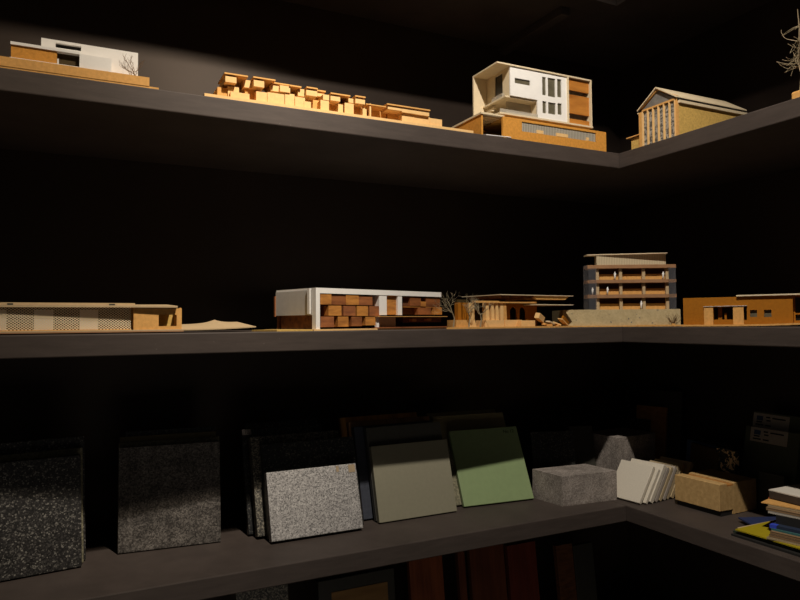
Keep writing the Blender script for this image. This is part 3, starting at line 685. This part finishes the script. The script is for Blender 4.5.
bm = nb(); box(bm, 0, .004, .005, .09, wB-.003, wA); box(bm, .004, um, .005, .09, wA-.003, wA); obj('low_roof', bm, M['ochre'], t)
obj('roof_canopy', bbox(F.un(737), LU, -.006, .09, wC, wC+.0028), M['cream'], t)
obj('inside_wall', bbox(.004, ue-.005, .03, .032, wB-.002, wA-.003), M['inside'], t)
bm = nb(); wq = F.wn(704, 306.3, -.006); box(bm, F.un(703.5, -.006), F.un(747, -.006), -.006, .0, wq-.001, wq); obj('porch_canopy', bm, M['grey_card'], t)
bm = nb(); box(bm, F.un(704, -.004), F.un(713, -.004), -.004, -.0005, wB-.001, wq-.001); obj('porch_panel', bm, M['tan'], t); bm = nb(); box(bm, F.un(733, -.004), F.un(743.6, -.004), -.004, -.0005, wB-.001, wq-.001); obj('porch_panel', bm, M['tan'], t)
bm = nb(); box(bm, F.un(718, .012), F.un(722, .012), .012, .016, wB-.001, wA-.006); box(bm, F.un(724.5, .008), F.un(726.5, .008), .008, .02, wB-.001, F.wn(724, 313, .008)); obj('porch_post', bm, M['ochre'], t)
for h_ in hs[2:]: obj('window_pane', bbox(h_[0]-.001, h_[1]+.001, .0052, .006, h_[2]-.001, h_[3]+.001), M['pane'], t)
bm = nb(); wall(bm, ue, LU, wB-.003, wC, .02, .024, [(ue+.003, LU-.002, .012, .024), (ue+.003, LU-.002, .027, wC-.004)]); obj('side_wing', bm, M['ochre'], t)
obj('wing_window', bbox(ue, LU, .026, .028, wB-.002, wC), M['window'], t)
obj('base_rib', bbox(.01, .14, .0, .08, 0, .001), M['dk_grey'], t)

# ============================================================ lower shelf: leaning samples
ex = Vector((0, 0, 1))
class Lean:
    """a leaning sample whose front face shows the given corner pixels; later ones stand behind it"""
    def __init__(s, bl, br, tl=None, tr=None, th=.02, z=ZL, lean=None):
        l = .15
        for _ in range(4):
            zz = z + th*math.sin(l)
            s.BL, s.BR = onz(*bl, zz), onz(*br, zz)
            s.u = (s.BR-s.BL); s.u.z = 0; s.W = s.u.length; s.u.normalize(); s.n = Vector((-s.u.y, s.u.x, 0))
            if s.n.dot(fw) < 0: s.n = -s.n
            base, px = (s.BL, tl) if tl else (s.BR, tr)
            p = hit(*px, base, s.u) - base; a, b = p.dot(s.n), p.z
            l = lean if lean is not None else max(.03, min(.6, math.atan2(a, b)))
        s.l = l; s.h = math.hypot(a, b)
        if lean is not None: s.h = (hit(*px, base, s.n*math.cos(l) - ex*math.sin(l)) - base).dot(ex*math.cos(l) + s.n*math.sin(l))
        s.z = z; s.th = th; s.off = 0.
        s.w = ex*math.cos(l) + s.n*math.sin(l); s.b = s.n*math.cos(l) - ex*math.sin(l)
    def place(s, name, u0, u1, h, th, D, m, bevel=.0012, dz=0):
        """D = distance behind the front face plane measured along the shelf"""
        root = s.BL + s.u*u0 + s.n*D; root.z = s.z + th*math.sin(s.l) + dz
        bm = nb(); box(bm, 0, u1-u0, 0, th, 0, h)
        if bevel: bev(bm, bevel)
        o = obj(name, bm, m)
        sgn = 1 if s.u.cross(s.b).dot(s.w) > 0 else -1
        o.matrix_world = Matrix.Translation(root) @ Matrix((s.u, s.b, s.w)).transposed().to_4x4()
        s.last = D + th/math.cos(s.l)
        return o
    def front(s, name, m, **k): return s.place(name, 0, s.W, s.h, s.th, 0, m, **k)
    def behind(s, name, tl, tr, th, m, gap=.0012, D=None, **k):
        D = s.last + gap if D is None else D
        base = s.BL + s.n*D; base.z = s.z + th*math.sin(s.l)
        A, B = hit(*tl, base, s.b)-base, hit(*tr, base, s.b)-base
        return s.place(name, A.dot(s.u), B.dot(s.u), max(.03, (A.dot(s.w)+B.dot(s.w))/2), th, D, m, **k)
def slab_tag(o, label, cat='stone tile', group=None): return tag(o, label, cat, group)

# stack A: black flecked granite, far left
A = Lean((-34, 588), (82, 566.3), tr=(80.8, 454.4), th=.022, lean=.13)
slab_tag(A.front('granite_tile', M['gr_black']), 'black flecked granite tile at the far left, front of its stack', group='stone tiles on the lower shelf')
o = A.behind('granite_tile', (-30, 457), (82.5, 448.5), .010, M['gr_green']); slab_tag(o, 'thin olive stone tile directly behind the far left black flecked tile', group='stone tiles on the lower shelf')
o = A.behind('granite_tile', (-26, 444), (84.5, 437.2), .018, M['gr_black']); slab_tag(o, 'taller black flecked granite tile at the back of the far left stack', group='stone tiles on the lower shelf')
# stack B: mottled brown granite
B = Lean((117.6, 554), (221, 541.6), tl=(114.6, 448.2), th=.016, lean=.13)
slab_tag(B.front('granite_tile', M['gr_brown']), 'large square mottled brown granite tile, front of the second stack from left', group='stone tiles on the lower shelf')
for tl, tr, th, m, lb in (((118.5, 443), (219.3, 436), .012, 'gr_green', 'olive stone tile just behind the large mottled brown tile'),
                          ((119.8, 436.3), (216, 431.9), .010, 'olive', 'pale edged olive brown tile, third in the mottled brown stack'),
                          ((125.7, 431.2), (216, 426.2), .016, 'gr_dark', 'near black tile at the back of the mottled brown stack')):
    slab_tag(B.behind('granite_tile', tl, tr, th, M[m]), lb, group='stone tiles on the lower shelf')
# stack C: light grey granite in front of black ones
C = Lean((271.8, 542.2), (363.4, 528), tl=(266.2, 472.7), th=.02)
f = C.front('granite_tile', M['gr_light']); slab_tag(f, 'light grey speckled granite tile with brown tape scraps along its top edge', group='stone tiles on the lower shelf')
obj('tape_scrap', bbox(C.W-.018, C.W-.003, -.0006, 0, C.h-.018, C.h-.002), M['tape'], f); obj('tape_scrap', bbox(C.W-.046, C.W-.040, -.0005, 0, C.h-.014, C.h-.002), M['tape'], f)
slab_tag(C.behind('granite_tile', (261.5, 443), (353.3, 437.2), .018, M['gr_dark']), 'black granite tile standing directly behind the light grey granite tile', group='stone tiles on the lower shelf')
slab_tag(C.behind('granite_tile', (250.2, 436), (338.4, 431), .022, M['gr_speck']), 'dark speckled granite tile, third back behind the light grey granite', group='stone tiles on the lower shelf')
o = C.behind('granite_tile', (241.3, 429.4), (321, 423.3), .016, M['gr_dark'], gap=.006); slab_tag(o, 'black granite tile with a small numbered paper sticker at its top left', group='stone tiles on the lower shelf')
hh = max(q.co.z for q in o.data.vertices)
st_ = obj('sticker', bbox(.001, .021, -.0006, -.0001, hh-.0125, hh-.0005), M['label'], o)
textmesh('sticker_number', '10', .010, M['ink'], st_, Matrix.Translation((.006, -.0008, hh-.0105)) @ Matrix.Rotation(PI/2, 4, 'X'))
slab_tag(C.behind('granite_tile', (245, 423.6), (317, 418), .012, M['gr_dark'], gap=.006), 'near black tile farthest back in the light grey granite stack', group='stone tiles on the lower shelf')
# stack D: sage grey stone
D = Lean((379.6, 523.2), (457.3, 511), tl=(370.8, 446.4), th=.012)
slab_tag(D.front('stone_tile', M['sage']), 'smooth sage grey stone tile, front of the middle stack', group='stone tiles on the lower shelf')
slab_tag(D.behind('stone_tile', (366, 427.8), (440, 421.2), .014, M['slate'], gap=.001), 'dark slate tile rising behind the sage grey tile', group='stone tiles on the lower shelf')
slab_tag(D.behind('stone_tile', (353.6, 426), (432, 421), .016, M['blue_slate'], gap=.008), 'blue black slate tile, third in the sage grey stack', group='stone tiles on the lower shelf')
slab_tag(D.behind('stone_tile', (348, 421.4), (429, 416.6), .012, M['rust'], gap=.003), 'rust brown stone tile, fourth in the sage grey stack', group='stone tiles on the lower shelf')
slab_tag(D.behind('stone_tile', (339.8, 417.6), (416.6, 412), .012, M['rust_o'], gap=.003), 'orange brown stone tile at the back of the sage grey stack', group='stone tiles on the lower shelf')
# green ceramic tile with olive ones behind
G = Lean((464.4, 506.8), (534.2, 498.4), tl=(448.9, 431), th=.010)
g = G.front('ceramic_tile', M['green']); slab_tag(g, 'pale green glazed ceramic tile leaning steeply, with handwriting at its top right', 'ceramic tile', 'stone tiles on the lower shelf')
textmesh('handwriting', 'No 12', .012, M['ink'], g, Matrix.Translation((G.W-.042, -.0004, G.h-.016)) @ Matrix.Rotation(PI/2, 4, 'X'))
slab_tag(G.behind('stone_tile', (443, 449), (505, 444), .012, M['gr_green'], gap=.004), 'low olive stone tile hidden behind the pale green ceramic tile', group='stone tiles on the lower shelf')
slab_tag(G.behind('stone_tile', (432, 416.5), (502.5, 411.8), .014, M['olive'], gap=.006), 'wide olive brown tile rising behind the pale green ceramic tile', group='stone tiles on the lower shelf')
slab_tag(G.behind('stone_tile', (426.5, 413.4), (495, 408.8), .012, M['olive'], gap=.004), 'olive brown tile at the very back behind the pale green ceramic tile', group='stone tiles on the lower shelf')
# dim tiles between green tile and rough block
K = Lean((535, 488), (578, 486), tl=(524, 432), th=.014, lean=.2)
slab_tag(K.front('stone_tile', M['gr_dark']), 'dim black stone tile in shadow just right of the pale green ceramic tile', group='stone tiles on the lower shelf')
slab_tag(K.behind('stone_tile', (568, 427), (592, 425), .014, M['frame'], gap=.004), 'dim olive brown stone tile in shadow left of the rear rough block', group='stone tiles on the lower shelf')

# concrete block and rear rough block
def block3(name, L, C_, R, htop, z, m, label, cat, rough=0., lift=0.):
    l, c_, r = onz(*L, z), onz(*C_, z), onz(*R, z); a = (l-c_); b = (r-c_)
    th = math.atan2(b.y, b.x); uu = Vector((math.cos(th), math.sin(th), 0)); vv = Vector((-math.sin(th), math.cos(th), 0))
    W, Dp = b.length, abs(a.dot(vv)); Hh = hit(C_[0], htop, c_, Vector((fw.x, fw.y, 0))).z - z
    bm = nb(); box(bm, 0, W, 0, Dp, 0, Hh); sk = a.dot(uu)/Dp
    for q in bm.verts: q.co.x += q.co.y*sk
    bmesh.ops.subdivide_edges(bm, edges=bm.edges[:], cuts=14, use_grid_fill=True)
    if rough:
        rnd = random.Random(4)
        for q in bm.verts:
            if q.co.z > 1e-4: q.co += Vector((rnd.uniform(-1, 1), rnd.uniform(-1, 1), rnd.uniform(-1, .3)))*rough
    o = obj(name, bm, m); o.location = c_; o.rotation_euler = (0, 0, th); tag(o, label, cat); return o
block3('concrete_block', (532.8, 497.6), (562.6, 506.6), (617.2, 499.6), 476.5, ZL, M['conc'], 'flat grey brown concrete block in front of the shelf corner', 'stone block', .00012)
block3('rough_block', (588, 480), (620, 488.5), (656, 481), 438, ZL, M['conc'], 'rough-edged grey stone block half lit, at the back of the shelf corner', 'stone block', .0003)

# ivory sample slabs on the right shelf
S = Lean((607, 494.5), (639.2, 503.2), tl=(621.3, 459.2), th=.009)
lab = 'sample slabs leaning in a row'
slab_tag(S.front('sample_slab', M['slab']), 'speckled ivory sample slab, frontmost of the slanted row beside the concrete block', 'sample slab', lab)
for i, (tl, tr, th, m, lb) in enumerate((((625, 461), (658.5, 469.2), .008, 'slab', 'thin ivory slab with dark pits, second in the slanted row'),
        ((632, 457.2), (664, 465.4), .012, 'slab', 'tallest ivory slab, third in the slanted row'),
        ((637, 460), (667.5, 467.6), .010, 'slab_edge', 'grey slab, fourth in the slanted row'),
        ((642, 460), (671.5, 467.5), .009, 'slab_tan', 'tan slab, fifth in the slanted row'),
        ((646, 460), (675, 467), .010, 'slab_edge', 'grey slab, sixth in the slanted row'),
        ((650, 459.5), (678.5, 466), .009, 'slab_tan', 'tan slab, seventh in the slanted row'),
        ((655, 458), (683, 464), .012, 'slab_brown', 'brown slab, eighth in the slanted row, near the timber block'),
        ((661, 455.5), (691.5, 462.5), .012, 'slab_brown', 'brown slab at the back of the slanted row'))):
    slab_tag(S.behind('sample_slab', tl, tr, th, M[m], gap=.0035, bevel=.0008), lb, 'sample slab', lab)

# timber block with groove and dark foot
F0 = Frame((CX+.05, 0, ZL), -PI/2)
pc = onz(720, 517.5, ZL); F = Frame((pc.x, pc.y, ZL), -PI/2 + .03)
t = thing('timber_block', 'pale rebated timber block on a dark foot, right lower shelf', 'timber sample', F.o, F.rot)
w0, w1 = F.wn(720, 511.8), F.wn(720, 485.2); uL = F.un(675.3)
prof = [(0, w0), (0, w1), (.026, w1), (.026, w1-.007), (.05, w1-.007), (.05, w1-.001), (.075, w1-.001), (.13, w1-.001), (.13, .001), (.045, .001), (.045, w0)]
bm = nb(); prism(bm, prof, lambda p: (uL, p[0], p[1]), lambda p: (0, p[0], p[1])); bev(bm, .0006, 1); obj('timber_body', bm, M['block'], t)
obj('groove_strip', bbox(uL+.002, -.001, .0265, .0495, w1-.0068, w1-.004), M['block_in'], t, label='orange strip set in the groove')
obj('dark_foot', bbox(uL+.002, -.002, .006, .044, 0, w0), M['dk'], t)

# boards in the back corner
p = Vector((CX+.30, WY-.13, ZL)); Q = Lean((634, 470), (664, 475), tl=(644.5, 405.5), th=.012, lean=.12)
o = Q.front('wood_board', M['block_in']); tag(o, 'dim orange wood board leaning in the back corner behind the rough block', 'wood sample')
Q.last = .013; o = Q.behind('dark_board', (650, 389), (682, 392.5), .012, M['frame'], gap=.004); tag(o, 'tall charcoal board behind the dim orange wood board', 'board')
o = Q.place('dark_board', -.03, Q.W*.52, Q.h*.80, .008, -.0105, M['dk']); tag(o, 'small black board covering the lower left of the orange wood board', 'board')

# row of dark books behind the timber block, gold-flecked one at the end
R_ = Lean((688, 486), (716, 497), tl=(697, 444), th=.012, lean=.10)
bl = 'dark books behind the timber block'
o = R_.front('book', M['dk_brown']); tag(o, 'brown spined book, frontmost of the dark row behind the timber block', 'book', bl)
for tl, tr, th, m, lb in (((687, 439), (713, 446), .014, 'dk_blue', 'dark blue book behind the brown spined book'), ((690, 437), (722, 446), .014, 'dk', 'black book in the middle of the dark row behind the timber block'),
                          ((694, 436.5), (728, 445), .014, 'dk_grey', 'charcoal book near the back of the dark row behind the timber block')):
    tag(R_.behind('book', tl, tr, th, M[m]), lb, 'book', bl)
o = R_.behind('book', (700, 438), (738, 443), .016, M['dk'], gap=.004); tag(o, 'black book farthest back in the dark row behind the timber block', 'book', bl)
P_ = Lean((715, 496), (734.5, 503), tl=(717.5, 447.5), th=.012, lean=.05)
o = P_.front('patterned_book', M['gold']); tag(o, 'black book with gold flecked cover standing behind the timber block', 'book')

# dark green boxes with printed labels
Lb = Lean((738, 497), (792, 512.5), tl=(750.5, 425.8), th=.022, lean=.19)
o = Lb.front('file_box', M['dk_green']); tag(o, 'dark green box with the lower of two printed labels, back right', 'box', 'dark green boxes')
def label_on(o, Ln, tlp, trp, blp, D):
    base = Ln.BL + Ln.n*D; base.z = o.matrix_world.translation.z
    org = o.matrix_world.translation; inv = o.matrix_world.inverted()
    a, b, c = [inv @ hit(*q, org, Ln.b) for q in (tlp, trp, blp)]
    hm = max(q.co.z for q in o.data.vertices)-.001; x1 = max(q.co.x for q in o.data.vertices)-.001
    u0, u1, wt, wb = max(.001, a.x), min(x1, b.x), min(hm, a.z), c.z
    k = obj('printed_label', bbox(u0, u1, -.0006, 0, wb, wt), M['label'], o); W = u1-u0; Hh = wt-wb
    obj('blue_mark', bbox(u0+W*.10, u0+W*.28, -.0009, -.0006, wb+Hh*.5, wb+Hh*.82), M['label_blue'], k)
    bm = nb()
    for x0, x1_, y in ((.36, .48, .72), (.54, .9, .70), (.38, .5, .5), (.1, .26, .35), (.08, .3, .15), (.36, .52, .15)): box(bm, u0+W*x0, u0+W*x1_, -.0008, -.0006, wb+Hh*y, wb+Hh*(y+.1))
    obj('print_lines', bm, M['ink'], k)
label_on(o, Lb, (751.5, 426.2), (788.5, 431.5), (748.8, 440), 0)
o = Lb.behind('file_box', (754, 410.5), (803, 417.5), .02, M['dk_green']); tag(o, 'taller dark green box with the upper printed label, back right', 'box', 'dark green boxes')
label_on(o, Lb, (754.2, 412.3), (790, 417.2), (751.5, 426), Lb.last)
X_ = Lean((757, 508), (782, 515), tl=(760, 471), th=.012, lean=.12)
tag(X_.front('dark_board', M['dk_grey']), 'small charcoal board standing in front of the dark green boxes', 'board')

# papers, folders and books stacked at the right edge
def sheet(name, px, py, z0, th, m, label, cat, ly=.30, lx=.21, rot=0., grp='papers stacked at the right edge'):
    c_ = onz(px, py, ZL+z0+th/2); bm = bbox(0, lx, -ly, 0, 0, th)
    o = obj(name, bm, m); o.location = (c_.x, c_.y, ZL+z0); o.rotation_euler = (0, 0, rot + (.2 if z0 > .012 else 0)); tag(o, label, cat, grp); return o
z = 0.
for name, px, py, th, m, lb, cat, ly, lx, rot in (
    ('folder', 731, 534.5, .004, 'dk', 'black folder at the very bottom of the paper pile by the right edge', 'folder', .34, .17, .0),
    ('plastic_sleeve', 733, 531.5, .0035, 'forest', 'dark green plastic sleeve lying under the mustard yellow folder', 'folder', .34, .18, .03),
    ('folder', 738.2, 518, .003, 'navy', 'navy blue folder poking out left behind the yellow folder', 'folder', .06, .2, -.42),
    ('paper_sheet', 737.2, 527.8, .0012, 'paper_old', 'buff paper sheet peeking out between navy and yellow folders', 'paper', .3, .19, -.02),
    ('folder', 735.3, 529.6, .0025, 'yellow', 'mustard yellow folder spread at the bottom of the paper pile', 'folder', .34, .17, .02),
    ('magazine', 766.5, 538, .0035, 'pages_buff', 'buff booklet resting directly on the mustard yellow folder', 'magazine', .28, .19, .06),
    ('magazine', 769, 535.5, .0045, 'pages_kraft', 'dark brown booklet, second above the yellow folder', 'magazine', .28, .19, .02),
    ('magazine', 770, 532.5, .0055, 'pages_kraft', 'tan brown booklet, third above the yellow folder', 'magazine', .28, .19, .0),
    ('magazine', 771, 529, .004, 'teal', 'thin teal covered booklet in the lower paper pile', 'magazine', .28, .19, -.02),
    ('binder', 770, 526, .006, 'binder', 'dark blue binder with a bright blue corner tab', 'binder', .28, .19, .03),
    ('notebook', 776, 519, .017, 'dk', 'thick black notebook between the lower and upper paper piles', 'notebook', .26, .18, .0),
    ('magazine', 768, 512,   .0045, 'pages_white', 'white booklet just above the thick black notebook', 'magazine', .27, .19, .05),
    ('magazine', 766, 508.5, .006, 'pages_kraft', 'brown booklet above the white booklet in the upper paper pile', 'magazine', .27, .19, .0),
    ('magazine', 768, 505.5, .004, 'pages_buff', 'buff booklet under the ochre sheet in the upper paper pile', 'magazine', .27, .19, .04),
    ('paper_sheet', 761, 502.5, .0018, 'tan', 'ochre card sheet jutting out left under the red card', 'paper', .25, .2, .06),
    ('card_sheet', 768.5, 497.8, .002, 'red', 'thin red card sheet directly under the top book', 'paper', .27, .19, .0)):
    o = sheet(name, px, py, z, th, M[m], lb, cat, ly, lx, rot); z += th
    if name == 'binder': obj('corner_tab', bbox(-.0006, .012, -.012, .0006, -.0004, th+.0004), M['blue'], o)
c_ = onz(769, 489.5, ZL+z+.017); t = thing('book', 'thick dark book with a white cover on top of the paper pile', 'book', (c_.x, c_.y, ZL+z), .0)
obj('page_block', bbox(0, .19, -.27, 0, 0, .015), M['book_side'], t); obj('white_cover', bbox(-.0006, .19, -.27, .0006, .015, .0172), M['paper'], t, label='white front cover')

# ============================================================ bottom shelf: tops of samples
def lowboard(name, xl, xr, ytop, Y, th, m, label, cat, lean=.10, zb=ZB):
    a, b = ony(xl, ytop, Y), ony(xr, ytop, Y); h = min(ony(xl, ytop, Y).z, ZL-TH-.01) - zb
    bm = nb(); box(bm, 0, b.x-a.x, 0, th, 0, h/math.cos(lean)-.004); bev(bm, .001)
    o = obj(name, bm, m); o.location = (a.x, Y-math.tan(lean)*h, zb+th*math.sin(lean)); o.rotation_euler = (-lean, 0, 0)
    tag(o, label, cat); return o
o = lowboard('framed_panel', 318, 394, 581, 1.335, .02, M['frame'], 'dark framed brown panel under the lower shelf, top edge showing', 'framed sample')
hm = max(q.co.z for q in o.data.vertices); xm = max(q.co.x for q in o.data.vertices)
obj('veneer_panel', bbox(.028, xm-.018, -.0015, .0, .02, hm-.026), M['veneer'], o)
lowboard('granite_tile', 236, 288, 592, 1.32, .02, M['gr_speck'], 'dark speckled granite slab under the lower shelf, left of the framed panel', 'stone tile')
for xl, xr, m, lb in ((408, 441, 'redwood', 'orange red wood sample under the lower shelf, first right of the framed panel'), (457, 464, 'redwood_d', 'thin dark red wood sample edge, second right of the framed panel'), (469, 503, 'redwood_d', 'wide dark red wood sample in the middle of the row under the lower shelf'),
                      (507, 535, 'maroon', 'maroon board under the lower shelf, right of the wide dark red one'), (556, 572, 'brown_dark', 'dark brown wood strip under the lower shelf near the shelf corner'), (573, 592, 'frame', 'dim olive board under the lower shelf closest to the shelf corner')):
    lowboard('wood_board', xl, xr, 545, 1.40, .015, M[m], lb, 'wood sample', .12)

# ----------------------------------------------------------------- lights
def spot(name, loc, target, power, angle, color, size=.03, blend=.6):
    l = bpy.data.lights.new(name, 'SPOT'); l.energy = power; l.spot_size = math.radians(angle); l.spot_blend = blend; l.color = color; l.shadow_soft_size = size
    o = bpy.data.objects.new(name, l); col.objects.link(o); o.location = loc
    o.rotation_euler = (Vector(target)-Vector(loc)).to_track_quat('-Z', 'Y').to_euler(); return o
WARM = (1, .86, .68); WARM2 = (1, .91, .79)
spot('ceiling_spot', (.50, .31, EYE+1.315), (.05, 1.35, EYE+.30), 62, 52, WARM, .05, .9)
spot('ceiling_spot', (.47, .35, EYE+1.315), (.90, 1.3, EYE-.22), 96, 78, WARM2, .02, .8)
def area(name, loc, target, size, power, color):
    l = bpy.data.lights.new(name, 'AREA'); l.energy = power; l.size = size; l.color = color; l.shape = 'SQUARE'
    o = bpy.data.objects.new(name, l); col.objects.link(o); o.location = loc
    o.rotation_euler = (Vector(target)-Vector(loc)).to_track_quat('-Z', 'Y').to_euler(); return o
area('floor_bounce_fill', (.3, .05, .10), (.6, 1.3, .9), .9, 2.2, (1, .9, .78))  # added fill lamp standing in for light bounced off the floor
w = bpy.data.worlds.new('world'); bpy.context.scene.world = w; w.use_nodes = True
w.node_tree.nodes['Background'].inputs['Color'].default_value = (1, .93, .85, 1); w.node_tree.nodes['Background'].inputs['Strength'].default_value = .02
sc = bpy.context.scene
sc.view_settings.view_transform = 'Standard'; sc.view_settings.look = 'None'; sc.view_settings.exposure = 0
